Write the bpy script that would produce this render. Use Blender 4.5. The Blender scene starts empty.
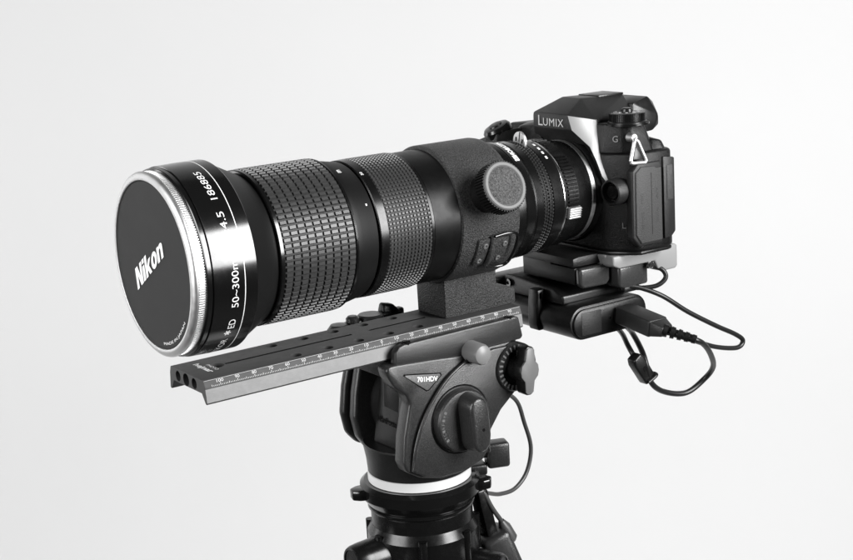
import bpy, bmesh, math, random
from mathutils import Vector, Matrix
random.seed(7)
sc = bpy.context.scene
COL = sc.collection
MM = 0.001
ZOFF = 1250.0            # height of the lens axis above the floor, mm
R = math.radians

# ------------------------------------------------------------------ camera
cd = bpy.data.cameras.new('camera'); co = bpy.data.objects.new('camera', cd); COL.objects.link(co)
cd.sensor_width = 36; cd.sensor_fit = 'HORIZONTAL'; cd.lens = 36 * 1461.83 / 853
cd.clip_start = 0.02; cd.clip_end = 60
co.location = (-0.29516, -0.68412, 0.15209 + ZOFF * MM)
co.rotation_euler = (R(77.0123), R(3.4053), R(-34.9249))
sc.camera = co
# ------------------------------------------------------------------ world, lamps, exposure
w = bpy.data.worlds.new('World'); sc.world = w; w.use_nodes = True
w.node_tree.nodes['Background'].inputs[0].default_value = (1, 1, 1, 1)
w.node_tree.nodes['Background'].inputs[1].default_value = 0.03
sc.view_settings.view_transform = 'Standard'; sc.view_settings.look = 'None'
sc.view_settings.gamma = 1; sc.view_settings.exposure = 0.0
sc.view_settings.use_curve_mapping = False
def area(name, loc, target, sx, sy, power, spread=180):
    l = bpy.data.lights.new(name, 'AREA'); l.shape = 'RECTANGLE'; l.size = sx; l.size_y = sy
    l.energy = power; l.spread = R(spread); l.color = (1, 1, 1)
    o = bpy.data.objects.new(name, l); COL.objects.link(o); o.location = loc
    o.rotation_euler = (Vector(target) - Vector(loc)).to_track_quat('-Z', 'Y').to_euler()
    return o
LZ = ZOFF * MM
area('key_softbox', (0.667, -1.11, LZ + 0.36), (0.12, 0, LZ + 0.01), 0.52, 0.92, 38)
area('fill_light', (-1.5, 0.0, LZ + 0.35), (0.1, 0, LZ - 0.05), 1.0, 1.0, 12, 100)  # unseen fill added on the cap side, stands in for a white wall
area('backdrop_lamp_a', (1.60, -0.05, LZ - 0.12), (1.10, 0.98, LZ - 0.40), 0.35, 1.0, 0.8, 110)
area('backdrop_lamp_b', (-0.8, 1.65, LZ + 0.05), (0.55, 1.65, LZ - 0.15), 0.5, 1.4, 9.5)

# ------------------------------------------------------------------ materials
def mat(name, base, rough=0.5, metal=0.0, bump=0.0, bscale=900, var=0.0, vscale=60, coat=0.0, spec=0.5, rvar=0.0, distort=0.0, dist=0.0004):
    m = bpy.data.materials.new(name); m.use_nodes = True
    nt = m.node_tree; b = nt.nodes['Principled BSDF']
    b.inputs['Base Color'].default_value = (base, base, base, 1)
    b.inputs['Roughness'].default_value = rough; b.inputs['Metallic'].default_value = metal
    b.inputs['Specular IOR Level'].default_value = spec
    if coat: b.inputs['Coat Weight'].default_value = coat; b.inputs['Coat Roughness'].default_value = 0.08
    tc = nt.nodes.new('ShaderNodeTexCoord')
    if var or rvar:
        n = nt.nodes.new('ShaderNodeTexNoise'); n.inputs['Scale'].default_value = vscale; n.inputs['Detail'].default_value = 6
        n.inputs['Roughness'].default_value = 0.65
        nt.links.new(tc.outputs['Object'], n.inputs['Vector'])
        if var:
            r = nt.nodes.new('ShaderNodeMapRange'); r.inputs[1].default_value = 0.3; r.inputs[2].default_value = 0.7
            r.inputs[3].default_value = base * (1 - var); r.inputs[4].default_value = min(1, base * (1 + var))
            nt.links.new(n.outputs['Fac'], r.inputs[0])
            c = nt.nodes.new('ShaderNodeCombineColor')
            for i in range(3): nt.links.new(r.outputs[0], c.inputs[i])
            nt.links.new(c.outputs[0], b.inputs['Base Color'])
        if rvar:
            r2 = nt.nodes.new('ShaderNodeMapRange'); r2.inputs[1].default_value = 0.3; r2.inputs[2].default_value = 0.7
            r2.inputs[3].default_value = max(0.03, rough - rvar); r2.inputs[4].default_value = min(1, rough + rvar)
            nt.links.new(n.outputs['Fac'], r2.inputs[0]); nt.links.new(r2.outputs[0], b.inputs['Roughness'])
    if bump:
        n2 = nt.nodes.new('ShaderNodeTexNoise'); n2.inputs['Scale'].default_value = bscale; n2.inputs['Detail'].default_value = 3
        n2.inputs['Distortion'].default_value = distort
        nt.links.new(tc.outputs['Object'], n2.inputs['Vector'])
        bp = nt.nodes.new('ShaderNodeBump'); bp.inputs['Strength'].default_value = bump; bp.inputs['Distance'].default_value = dist
        nt.links.new(n2.outputs['Fac'], bp.inputs['Height']); nt.links.new(bp.outputs[0], b.inputs['Normal'])
    return m
M = dict(
    floor=mat('dark_floor', 0.06, 0.7, var=0.3, vscale=8),
    backdrop=mat('backdrop_paper', 0.86, 0.9, var=0.012, vscale=1.5, spec=0.1),
    cap=mat('cap_matte_black', 0.024, 0.52, bump=0.12, bscale=3000, var=0.25, vscale=60, rvar=0.07, spec=0.12),
    silver=mat('satin_aluminium', 0.66, 0.46, 1.0, rvar=0.06, vscale=300),
    chrome=mat('chrome', 0.80, 0.14, 1.0),
    gloss=mat('black_enamel', 0.005, 0.17, rvar=0.03, vscale=120, spec=0.6),
    satin=mat('black_satin_metal', 0.004, 0.26, rvar=0.05, vscale=200, spec=0.38),
    matte=mat('matte_black_metal', 0.005, 0.46, bump=0.05, bscale=2500, spec=0.2),
    rubber=mat('grip_rubber', 0.020, 0.55, bump=0.15, bscale=1500, var=0.15, vscale=200, spec=0.35),
    nub=mat('grip_nub_rubber', 0.036, 0.40, bump=0.12, bscale=1500, var=0.2, vscale=150, spec=0.5),  # nub tone, paler than the ring rubber beneath
    wrinkle=mat('wrinkle_paint', 0.032, 0.40, bump=1.0, bscale=1500, var=1.0, vscale=1200, spec=0.4, dist=0.0009),
    leather=mat('leatherette', 0.085, 0.6, bump=1.0, bscale=1000, var=0.8, vscale=1000, distort=1.5, spec=0.3, dist=0.001),
    whitering=mat('pale_satin_metal', 0.66, 0.45, 0.2),
    castgloss=mat('polished_casting', 0.03, 0.24, bump=0.1, bscale=1500, var=0.2, vscale=900),
    print2=mat('grey_print', 0.50, 0.5),
    greyring=mat('grey_paint', 0.10, 0.45),
    satin2=mat('black_brushed_metal', 0.004, 0.36, rvar=0.05, vscale=200, spec=0.2),
    print=mat('white_print', 0.85, 0.5),
    dprint=mat('dark_print', 0.012, 0.6),
    plate=mat('grey_anodised', 0.044, 0.55, 0.0, bump=0.05, bscale=2500, rvar=0.05, vscale=250, var=0.08, spec=0.3),
    plateside=mat('machined_aluminium', 0.125, 0.42, 0.35, bump=0.08, bscale=2000, var=0.10, vscale=180),
    cast=mat('textured_black_casting', 0.021, 0.29, bump=0.45, bscale=2300, var=0.6, vscale=1700, spec=0.55, dist=0.0003),
    castdark=mat('black_casting', 0.009, 0.34, bump=0.3, bscale=1900, var=0.2, vscale=800, spec=0.35),
    castlight=mat('grey_casting', 0.10, 0.42, bump=0.6, bscale=1700, var=0.3, vscale=1500),
    plastic=mat('black_plastic', 0.006, 0.32, bump=0.10, bscale=2200, spec=0.4, rvar=0.06, vscale=150),
    bodyblk=mat('camera_black', 0.004, 0.32, bump=0.6, bscale=2200, var=0.2, vscale=1500, spec=0.28),
    flap=mat('grey_rubber_flap', 0.045, 0.50, bump=0.8, bscale=1400, var=0.35, vscale=1400, spec=0.3),
    bodygrey=mat('camera_top_grey', 0.016, 0.38, bump=0.45, bscale=2600, var=0.2, vscale=1500, spec=0.35),
    palepanel=mat('pale_panel', 0.29, 0.46, 0.3, bump=0.1, bscale=3000),
    levergrey=mat('satin_grey_lever', 0.24, 0.40, bump=0.1, bscale=2000),
    greyplast=mat('grey_plastic', 0.12, 0.42, bump=0.1, bscale=2000),
    lightgrey=mat('light_grey_plastic', 0.18, 0.40),
    cable=mat('black_cable', 0.010, 0.36, spec=0.4),
    cablegrey=mat('grey_cable', 0.045, 0.42),
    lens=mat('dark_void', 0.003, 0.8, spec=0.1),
)

# ------------------------------------------------------------------ helpers (all shapes in mm, lens axis = X through the origin)
ORG = {}
def thing(name, label, cat, origin=(0, 0, 0), group=None):
    o = bpy.data.objects.new(name, None); COL.objects.link(o)
    o.location = (origin[0]*MM, origin[1]*MM, (origin[2]+ZOFF)*MM); o.empty_display_size = 0.02
    o['label'] = label; o['category'] = cat
    if group: o['group'] = group
    ORG[o] = Vector(origin); return o
def link(name, me, m, parent, sharp=32, smooth=True, kind=None, label=None):
    o = bpy.data.objects.new(name, me); COL.objects.link(o)
    me.materials.clear(); me.materials.append(M[m] if isinstance(m, str) else m)
    if smooth:
        me.polygons.foreach_set('use_smooth', [True]*len(me.polygons)); me.set_sharp_from_angle(angle=R(sharp))
    if parent is not None: o.parent = parent; ORG[o] = ORG[parent]
    if kind: o['kind'] = kind
    if label: o['label'] = label
    return o
def fin(name, bm, m, parent, sharp=32, smooth=True, kind=None, label=None, recalc=True):
    og = ORG[parent]
    if recalc: bmesh.ops.recalc_face_normals(bm, faces=bm.faces[:])
    for v in bm.verts: v.co = (v.co - og) * MM
    me = bpy.data.meshes.new(name); bm.to_mesh(me); bm.free()
    return link(name, me, m, parent, sharp, smooth, kind, label)
def frame(axis):
    a = Vector(axis).normalized()
    h = Vector((0, 0, 1)) if abs(a.z) < 0.9 else Vector((1, 0, 0))
    u = h.cross(a).normalized(); return a, u, a.cross(u)
def add_lathe(bm, prof, axis=(1, 0, 0), o=(0, 0, 0), seg=128, closed=False):
    a, u, v = frame(axis); o = Vector(o); rings = []
    for (t, r) in prof:
        if r < 1e-6: rings.append([bm.verts.new(o + a*t)])
        else: rings.append([bm.verts.new(o + a*t + (u*math.cos(2*math.pi*k/seg) + v*math.sin(2*math.pi*k/seg))*r) for k in range(seg)])
    n = len(rings)
    for i in range(n if closed else n-1):
        A, B = rings[i], rings[(i+1) % n]
        for k in range(seg):
            k2 = (k+1) % seg
            if len(A) == 1 and len(B) == 1: continue
            if len(A) == 1: bm.faces.new((A[0], B[k], B[k2]))
            elif len(B) == 1: bm.faces.new((A[k], A[k2], B[0]))
            else: bm.faces.new((A[k], A[k2], B[k2], B[k]))
    return bm
def lathe(name, prof, m, parent, axis=(1, 0, 0), o=(0, 0, 0), seg=128, sharp=28, closed=False, **k):
    return fin(name, add_lathe(bmesh.new(), prof, axis, o, seg, closed), m, parent, sharp, **k)
def add_gear(bm, a0, a1, rin, rout, n, axis=(1, 0, 0), o=(0, 0, 0), duty=0.5, rbase=None):
    a, u, v = frame(axis); o = Vector(o); pts = []
    for k in range(n):
        for (f, r) in ((0.0, rin), (0.5-duty/2, rin), (0.5-duty/2+0.08, rout), (0.5+duty/2-0.08, rout), (0.5+duty/2, rin)):
            if f == 0.0: continue
            t = 2*math.pi*(k+f)/n; pts.append((u*math.cos(t)+v*math.sin(t))*r)
    A = [bm.verts.new(o + a*a0 + p) for p in pts]; B = [bm.verts.new(o + a*a1 + p) for p in pts]
    m_ = len(pts)
    for k in range(m_): bm.faces.new((A[k], A[(k+1) % m_], B[(k+1) % m_], B[k]))
    for (L, t) in ((A, a0), (B, a1)):
        c = bm.verts.new(o + a*t)
        for k in range(m_): bm.faces.new((L[k], L[(k+1) % m_], c))
    return bm
def bev(bm, off, seg=2, ang=25):
    if off <= 0: return bm
    bmesh.ops.recalc_face_normals(bm, faces=bm.faces[:])
    es = [e for e in bm.edges if len(e.link_faces) == 2 and e.calc_face_angle(0) > R(ang)]
    bmesh.ops.bevel(bm, geom=es, offset=off, segments=seg, profile=0.5, affect='EDGES', clamp_overlap=True)
    return bm
def add_box(bm, x0, x1, y0, y1, z0, z1, mx=None):
    vs = [Vector((x, y, z)) for x in (x0, x1) for y in (y0, y1) for z in (z0, z1)]
    if mx is not None: vs = [mx @ v for v in vs]
    v = [bm.verts.new(p) for p in vs]
    for f in ((0, 1, 3, 2), (4, 6, 7, 5), (0, 4, 5, 1), (2, 3, 7, 6), (0, 2, 6, 4), (1, 5, 7, 3)): bm.faces.new([v[i] for i in f])
    return bm
def box(name, x0, x1, y0, y1, z0, z1, m, parent, b=0.6, seg=2, mx=None, **k):
    return fin(name, bev(add_box(bmesh.new(), x0, x1, y0, y1, z0, z1, mx), b, seg), m, parent, **k)
def add_prism(bm, pts, ax, a0, a1, s1=1.0, c1=None):
    """polygon in the two other axes, extruded along ax from a0 to a1; the a1 end scaled by s1"""
    def mk(p, a):
        if ax == 'y': return Vector((p[0], a, p[1]))
        if ax == 'z': return Vector((p[0], p[1], a))
        return Vector((a, p[0], p[1]))
    c = c1 or (sum(p[0] for p in pts)/len(pts), sum(p[1] for p in pts)/len(pts))
    A = [bm.verts.new(mk(p, a0)) for p in pts]
    B = [bm.verts.new(mk((c[0]+(p[0]-c[0])*s1, c[1]+(p[1]-c[1])*s1), a1)) for p in pts]
    n = len(pts)
    bm.faces.new(A); bm.faces.new(B[::-1])
    for k in range(n): bm.faces.new((A[k], B[k], B[(k+1) % n], A[(k+1) % n]))
    return bm
def prism(name, pts, ax, a0, a1, m, parent, b=0.6, seg=2, s1=1.0, ang=25, **k):
    return fin(name, bev(add_prism(bmesh.new(), pts, ax, a0, a1, s1), b, seg, ang), m, parent, **k)
def hull(name, pts, m, parent, b=0.6, seg=2, ang=8, **k):
    bm = bmesh.new()
    for p in pts: bm.verts.new(p)
    r = bmesh.ops.convex_hull(bm, input=bm.verts[:])
    bmesh.ops.delete(bm, geom=[g for g in r['geom_interior'] if isinstance(g, bmesh.types.BMVert)], context='VERTS')
    bmesh.ops.dissolve_limit(bm, angle_limit=R(2), verts=bm.verts[:], edges=bm.edges[:])
    return fin(name, bev(bm, b, seg, ang), m, parent, **k)
def smooth_pts(P, n=8, closed=False):
    P = [Vector(p) for p in P]; out = []; N = len(P)
    for i in range(N if closed else N-1):
        g = lambda j: P[j % N] if closed else P[max(0, min(N-1, j))]
        p0, p1, p2, p3 = g(i-1), g(i), g(i+1), g(i+2)
        for k in range(n):
            t = k/n
            out.append(0.5*((2*p1)+(-p0+p2)*t+(2*p0-5*p1+4*p2-p3)*t*t+(-p0+3*p1-3*p2+p3)*t**3))
    if not closed: out.append(P[-1])
    return out
def add_tube(bm, P, r, seg=12, n=8, closed=False, raw=False):
    pts = [Vector(p) for p in P] if raw else smooth_pts(P, n, closed)
    N = len(pts); rr = r if callable(r) else (lambda t: r)
    up = None; rings = []
    for i, p in enumerate(pts):
        a = pts[(i-1) % N] if (closed or i > 0) else p; b = pts[(i+1) % N] if (closed or i < N-1) else p
        t = (b-a).normalized()
        if up is None: up = Vector((0, 0, 1)) if abs(t.z) < 0.9 else Vector((1, 0, 0))
        u = (up - t*up.dot(t)).normalized(); v = t.cross(u); up = u
        q = rr(i/max(1, N-1))
        rings.append([bm.verts.new(p + (u*math.cos(2*math.pi*k/seg)+v*math.sin(2*math.pi*k/seg))*q) for k in range(seg)])
    for i in range(N if closed else N-1):
        A, B = rings[i], rings[(i+1) % N]
        for k in range(seg): bm.faces.new((A[k], A[(k+1) % seg], B[(k+1) % seg], B[k]))
    if not closed: bm.faces.new(rings[0]); bm.faces.new(rings[-1])
    return bm
def tube(name, P, r, m, parent, seg=12, n=8, closed=False, raw=False, **k):
    return fin(name, add_tube(bmesh.new(), P, r, seg, n, closed, raw), m, parent, sharp=50, **k)
def cut(ob, bms):
    """subtract solids (bmesh, mm) from a mesh object"""
    og = ORG[ob]; bm = bmesh.new()
    for b in bms:
        bmesh.ops.recalc_face_normals(b, faces=b.faces[:])
        t = bpy.data.meshes.new('t'); b.to_mesh(t); b.free(); bm.from_mesh(t); bpy.data.meshes.remove(t)
    for v in bm.verts: v.co = (v.co - og)*MM
    me = bpy.data.meshes.new('cutter'); bm.to_mesh(me); bm.free()
    c = bpy.data.objects.new('cutter', me); COL.objects.link(c); c.matrix_world = Matrix.Translation((og + Vector((0, 0, ZOFF)))*MM)
    md = ob.modifiers.new('b', 'BOOLEAN'); md.operation = 'DIFFERENCE'; md.object = c; md.solver = 'EXACT'; md.use_self = True
    dg = bpy.context.evaluated_depsgraph_get(); dg.update()
    new = bpy.data.meshes.new_from_object(ob.evaluated_get(dg)); ob.modifiers.clear()
    mm_ = ob.data.materials[0]; ob.data = new; new.materials.clear(); new.materials.append(mm_)
    new.polygons.foreach_set('material_index', [0]*len(new.polygons))
    new.polygons.foreach_set('use_smooth', [True]*len(new.polygons)); new.set_sharp_from_angle(angle=R(30))
    bpy.data.objects.remove(c); bpy.data.meshes.remove(me)
def glyphs(s, bold=0.0, shear=0.0, space=1.0):
    cu = bpy.data.curves.new('t', 'FONT'); cu.body = s; cu.size = 1; cu.offset = bold; cu.shear = shear; cu.space_character = space
    cu.resolution_u = 4; cu.fill_mode = 'FRONT'
    o = bpy.data.objects.new('t', cu); COL.objects.link(o)
    dg = bpy.context.evaluated_depsgraph_get(); dg.update()
    me = bpy.data.meshes.new_from_object(o.evaluated_get(dg))
    V = [v.co.copy() for v in me.vertices]; F = [tuple(p.vertices) for p in me.polygons]
    bpy.data.objects.remove(o); bpy.data.curves.remove(cu); bpy.data.meshes.remove(me)
    xs = [v.x for v in V]; ys = [v.y for v in V]
    x0, x1, y0, y1 = min(xs), max(xs), min(ys), max(ys)
    return [((v.x-x0)/(x1-x0), (v.y-y0)/(y1-y0)) for v in V], F, (x1-x0)/(y1-y0)
def add_text(bm, s, mapf, w=None, h=1.0, bold=0.0, shear=0.0, space=1.0):
    V, F, asp = glyphs(s, bold, shear, space)
    if w is None: w = asp*h
    vs = [bm.verts.new(mapf(u*w, v*h)) for u, v in V]
    for f in F:
        try: bm.faces.new([vs[i] for i in f])
        except ValueError: pass
    return w
def flat_map(o, right, up, n=None):
    o = Vector(o); r = Vector(right).normalized(); u = Vector(up).normalized()
    return lambda a, b: o + r*a + u*b
def text(name, s, m, parent, o, right, up, w=None, h=1.0, center=False, **k):
    bm = bmesh.new(); V, F, asp = glyphs(s, k.get('bold', 0), k.get('shear', 0), k.get('space', 1))
    ww = w or asp*h; o = Vector(o)
    if center: o = o - Vector(right).normalized()*ww/2 - Vector(up).normalized()*h/2
    add_text(bm, s, flat_map(o, right, up), ww, h, **k)
    return fin(name, bm, m, parent, smooth=False, recalc=False)
def cyl(a, r, x, axis_o=(0, 0)):           # point on the lens barrel, angle a from -Y towards +Z
    return Vector((x, axis_o[0] - math.cos(a)*r, axis_o[1] + math.sin(a)*r))

# ================================================================== setting: paper sweep
bm = bmesh.new()
cx, cy = 0.17, 0.0; vd = Vector((0.5725, 0.8199, 0)); vr = Vector((0.8199, -0.5725, 0))
prof = [(0.20, 0.004), (0.55, 0.004)] + [(0.55+0.75*math.sin(t), 0.754-0.75*math.cos(t)) for t in [i*math.pi/2/16 for i in range(1, 17)]] + [(1.30, 3.4)]
rows = []
for (d, z) in prof: rows.append([bm.verts.new(Vector((cx, cy, z)) + vd*d + vr*s) for s in (-2.4, 2.4)])
for a, b in zip(rows, rows[1:]): bm.faces.new((a[0], a[1], b[1], b[0]))
me = bpy.data.meshes.new('backdrop'); bm.to_mesh(me); bm.free()
o = link('backdrop', me, 'backdrop', None, sharp=60); o['kind'] = 'structure'; o['label'] = 'white seamless paper backdrop sweeping down to the floor'

bm = bmesh.new(); bm.faces.new([bm.verts.new(p) for p in ((-3, -3, 0), (3.5, -3, 0), (3.5, 3.5, 0), (-3, 3.5, 0))])
me = bpy.data.meshes.new('floor'); bm.to_mesh(me); bm.free()
o = link('floor', me, 'floor', None); o['kind'] = 'structure'; o['label'] = 'dark grey studio floor under the tripod'

# ================================================================== lens cap
cap = thing('lens_cover', 'round dark grey lens cap with silver knurled rim and white slanted lettering', 'lens cap', (0, 0, 0))
lathe('cap_disc', [(0.35, 0), (0.35, 30), (0.25, 43.2), (0.9, 44.0), (5.5, 44.0), (5.5, 0)], 'cap', cap)
rim = lathe('rim', [(0.7, 43.85), (-0.2, 44.0), (-0.45, 44.5), (-0.35, 45.6), (0.15, 47.0), (0.9, 47.9), (1.7, 48.2), (2.35, 48.1), (2.5, 47.3), (2.9, 47.3), (3.0, 47.4), (3.0, 43.9)], 'silver', cap, seg=200, closed=True, sharp=40)
bm = add_gear(bmesh.new(), 3.0, 6.9, 47.35, 47.95, 230, duty=0.55)
fin('knurled_ring', bm, 'silver', cap, smooth=False)
# lettering on the disc: viewed from -X, right is -Y
bo = Vector((0.05, 21.4, -16.4)); br = Vector((0, -36.8, 23.0))
bm = bmesh.new(); r_ = br.normalized(); u_ = Vector((0, 0.10, 1)).normalized()
ell = lambda cx_, cy_, rx_, ry_: [(cx_+rx_*math.cos(t*math.pi/12), cy_+ry_*math.sin(t*math.pi/12)) for t in range(24)]
LET = [(0.0, [(0,0),(0,1),(.26,1),(.50,.42),(.50,1),(.72,1),(.72,0),(.46,0),(.22,.58),(.22,0)]), (0.79, [(0,0),(0,.70),(.22,.70),(.22,0)]), (0.79, [(0,.79),(0,1),(.22,1),(.22,.79)]),
       (1.08, [(0,0),(0,1),(.22,1),(.22,.45),(.40,.70),(.64,.70),(.42,.40),(.66,0),(.42,0),(.28,.26),(.22,.19),(.22,0)]),
       (2.45, [(0,0),(0,.70),(.21,.70),(.21,.62),(.30,.70),(.42,.72),(.54,.68),(.60,.58),(.61,.45),(.61,0),(.39,0),(.39,.42),(.36,.52),(.30,.53),(.24,.50),(.22,.42),(.22,0)])]
SX, SY = br.length/3.06, 11.3
for ox, P_ in LET: bm.faces.new([bm.verts.new(bo + r_*(ox+x)*SX + u_*y*SY) for x, y in P_])
eo, ei = ell(2.08, .355, .31, .375), ell(2.08, .355, .095, .19)
VO = [bm.verts.new(bo + r_*x*SX + u_*y*SY) for x, y in eo]; VI = [bm.verts.new(bo + r_*x*SX + u_*y*SY) for x, y in ei]
for k in range(24): bm.faces.new((VO[k], VO[(k+1) % 24], VI[(k+1) % 24], VI[k]))
fin('lettering', bm, 'print', cap, smooth=False, recalc=False)
bm = bmesh.new()
def arcmap(a, b, r=41.2, a0=math.atan2(-44.0, 2.0)):
    t = a0 + a/r
    return Vector((0.05, -math.cos(t)*0 - math.sin(t - math.pi/2)*0 - (r-b)*math.cos(t), (r-b)*math.sin(t)))
add_text(bm, 'MADE IN JAPAN', lambda a, b: arcmap(a, b, 42.0, R(-83)), 34, 1.9)
fin('rim_lettering', bm, 'print', cap, smooth=False, recalc=False)

# ================================================================== telephoto lens
lens = thing('telephoto_lens', 'long black telephoto zoom lens with ribbed rubber grips and tripod collar', 'lens', (190, 0, -59.5))
lathe('filter_ring', [(5.5, 44.2), (6.9, 48.6), (7.3, 49.1), (9.4, 49.1), (9.7, 48.5), (9.7, 30)], 'gloss', lens, seg=160)
lathe('front_barrel', [(9.7, 30), (9.75, 48.7), (10.1, 49.7), (20, 50.0), (33.9, 50.0), (34.3, 49.7), (34.4, 48.6), (34.4, 30)], 'gloss', lens, seg=192)
bm = bmesh.new(); add_lathe(bm, [(26.75, 50.0), (26.75, 50.06), (27.15, 50.06), (27.15, 50.0)], seg=192)
fin('engraved_line', bm, 'print', lens)
lathe('throat', [(34.2, 30), (34.2, 49.2), (36.5, 47.8), (44, 43.9), (51.0, 40.3), (52, 40.2), (52, 30)], 'matte', lens, seg=160)
bm = bmesh.new()
def ringtext(s, a0, a1, h, x, r=50.06, bold=0.0):
    add_text(bm, s, lambda a, b: cyl(R(a0) + a/r, r, x - b), R(a1-a0)*r, h, bold=bold)
ringtext('ZOOM-NIKKOR', -98, -47.5, 3.6, 22.4)
star = []
for k in range(6):
    t = math.pi/2 + k*math.pi/3
    for da, rr_ in ((-0.22, 1.95), (0.22, 1.95), (math.pi/6, 0.62)): star.append((rr_*math.cos(t+da), rr_*math.sin(t+da)))
bm.faces.new([bm.verts.new(cyl(R(-41.0) + a/50, 50.06, 20.4 - b)) for a, b in star])
ringtext('ED', -37.2, -30.0, 3.7, 23.2)
ringtext('50~300mm', -21.5, 12.5, 3.8, 23.4)
ringtext('1:4.5', 20.5, 36.0, 3.8, 22.6)
ringtext('186885', 44.5, 69.5, 3.8, 23.0)
fin('lettering', bm, 'print', lens, smooth=False, recalc=False)
# zoom ring with brick-like rubber nubs
zr = lathe('zoom_ring', [(51.6, 30), (51.6, 40.6), (52.2, 41.6), (53.2, 41.75), (53.8, 41.3), (97.3, 41.2), (97.9, 41.75), (98.6, 41.75), (99.0, 41.2), (99.0, 30)], 'rubber', lens, seg=192)
lathe('zoom_ring_lip', [(51.5, 40.4), (51.8, 41.5), (52.4, 42.0), (54.2, 42.0), (54.5, 41.7), (54.5, 40.5)], 'gloss', zr, seg=192, closed=True)
lathe('zoom_ring_lip', [(97.5, 40.5), (97.5, 41.75), (97.8, 42.05), (98.9, 41.95), (99.2, 40.9), (98.6, 40.5)], 'gloss', zr, seg=192, closed=True)
def add_nub(bm, x, a, lx, wa, r0, r1, ins_x, ins_a):
    A = [bm.verts.new(cyl(a + s*wa/r0/2, r0, x + t*lx/2)) for s, t in ((-1, -1), (-1, 1), (1, 1), (1, -1))]
    B = [bm.verts.new(cyl(a + s*(wa/2-ins_a)/r1, r1, x + t*(lx/2-ins_x))) for s, t in ((-1, -1), (-1, 1), (1, 1), (1, -1))]
    bm.faces.new(B)
    for k in range(4): bm.faces.new((A[k], A[(k+1) % 4], B[(k+1) % 4], B[k]))
bm = bmesh.new(); NR = 86
for i in range(NR):
    for k in range(9):
        add_nub(bm, 57.0 + k*4.74, 2*math.pi*i/NR, 4.1, 2.35, 41.1, 42.15, 0.28, 0.36)
fin('grip_nubs', bm, 'nub', zr, smooth=False, kind='stuff')
# tapering band, gap, focus ring
lathe('scale_band', [(98.5, 30), (98.5, 40.4), (99.5, 40.5), (103, 40.1), (109, 39.0), (113.6, 38.2), (114.0, 37.8), (114.0, 30)], 'matte', lens, seg=160)
lathe('gap_ring', [(113.8, 30), (113.8, 36.6), (115.4, 36.6), (115.4, 30)], 'lens', lens, seg=96)
fr = lathe('focus_ring', [(115.2, 30), (115.2, 37.9), (115.6, 38.5), (120.2, 38.7), (120.6, 38.2), (148.4, 38.0), (148.8, 38.3), (150.4, 38.3), (150.8, 37.8), (150.8, 30)], 'rubber', lens, seg=160)
bm = bmesh.new(); NR = 106
for i in range(NR):
    for k in range(12):
        add_nub(bm, 121.9 + k*2.34, 2*math.pi*i/NR, 1.8, 1.7, 37.9, 38.75, 0.3, 0.32)
lathe('ring_front', [(115.1, 37), (115.15, 37.9), (115.6, 38.55), (120.2, 38.75), (120.75, 38.3), (120.7, 37)], 'satin', fr, seg=160, closed=True)
lathe('ring_rear', [(148.5, 37), (148.5, 38.2), (148.8, 38.4), (150.4, 38.4), (150.85, 37.8), (150.8, 37)], 'satin', fr, seg=160, closed=True)
fin('grip_nubs', bm, 'nub', fr, smooth=False, kind='stuff')
lathe('rear_barrel', [(150.6, 30), (150.6, 37.4), (151.0, 37.95), (168, 38.1), (170.5, 38.1), (170.5, 30)], 'satin2', lens, seg=160)
bm = bmesh.new()
for (x, a0, a1, h) in ((104.6, 62, 66, 2.2), (116.9, 57, 61, 1.6)):
    add_text(bm, '50' if x > 110 else 'm', lambda a, b: cyl(R(a0)+a/40, (38.75 if x > 110 else 40.0), x-b+1), R(a1-a0)*40, h, bold=0.02)
add_text(bm, '-', lambda a, b: cyl(R(28)+a/40, 38.9, 110.5-b), 1.2, 1.6, bold=0.05)
fin('scale_mark', bm, 'print', lens, smooth=False, recalc=False)
# tripod collar with foot
collar = lathe('tripod_collar', [(168.4, 36), (168.4, 38.6), (169.0, 39.6), (170.2, 40.1), (206.5, 40.0), (208.4, 39.6), (209.3, 38.6), (209.5, 36.5), (209.5, 30)], 'wrinkle', lens, seg=192)
prism('foot', [(171.0, -59.5), (171.0, -30), (208.5, -30), (208.5, -47.0), (220.5, -49.5), (222.0, -51.0), (222.0, -58.3), (221.0, -59.5)], 'y', -14.4, 14.4, 'wrinkle', lens, b=0.9)
# collar clamp knob, axis leaning up from the near side
ka = Vector((0, -0.940, 0.342)); kc = Vector((186.6, 0, 0))
lathe('knob_stem', [(37, 10.5), (52, 10.5)], 'matte', lens, axis=ka, o=kc, seg=48)
bm = add_gear(bmesh.new(), 50.5, 58.8, 13.6, 14.5, 52, axis=ka, o=kc, duty=0.55)
kn = fin('clamp_knob', bm, 'matte', lens, smooth=False)
lathe('knob_rim', [(58.6, 10.6), (59.6, 10.9), (60.0, 11.6), (60.0, 13.0), (59.5, 13.7), (58.6, 13.9)], 'greyring', kn, axis=ka, o=kc, seg=96, closed=True)
lathe('leather_face', [(58.6, 11.0), (59.45, 10.9), (59.6, 9), (59.6, 0)], 'leather', kn, axis=ka, o=kc, seg=64)
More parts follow.
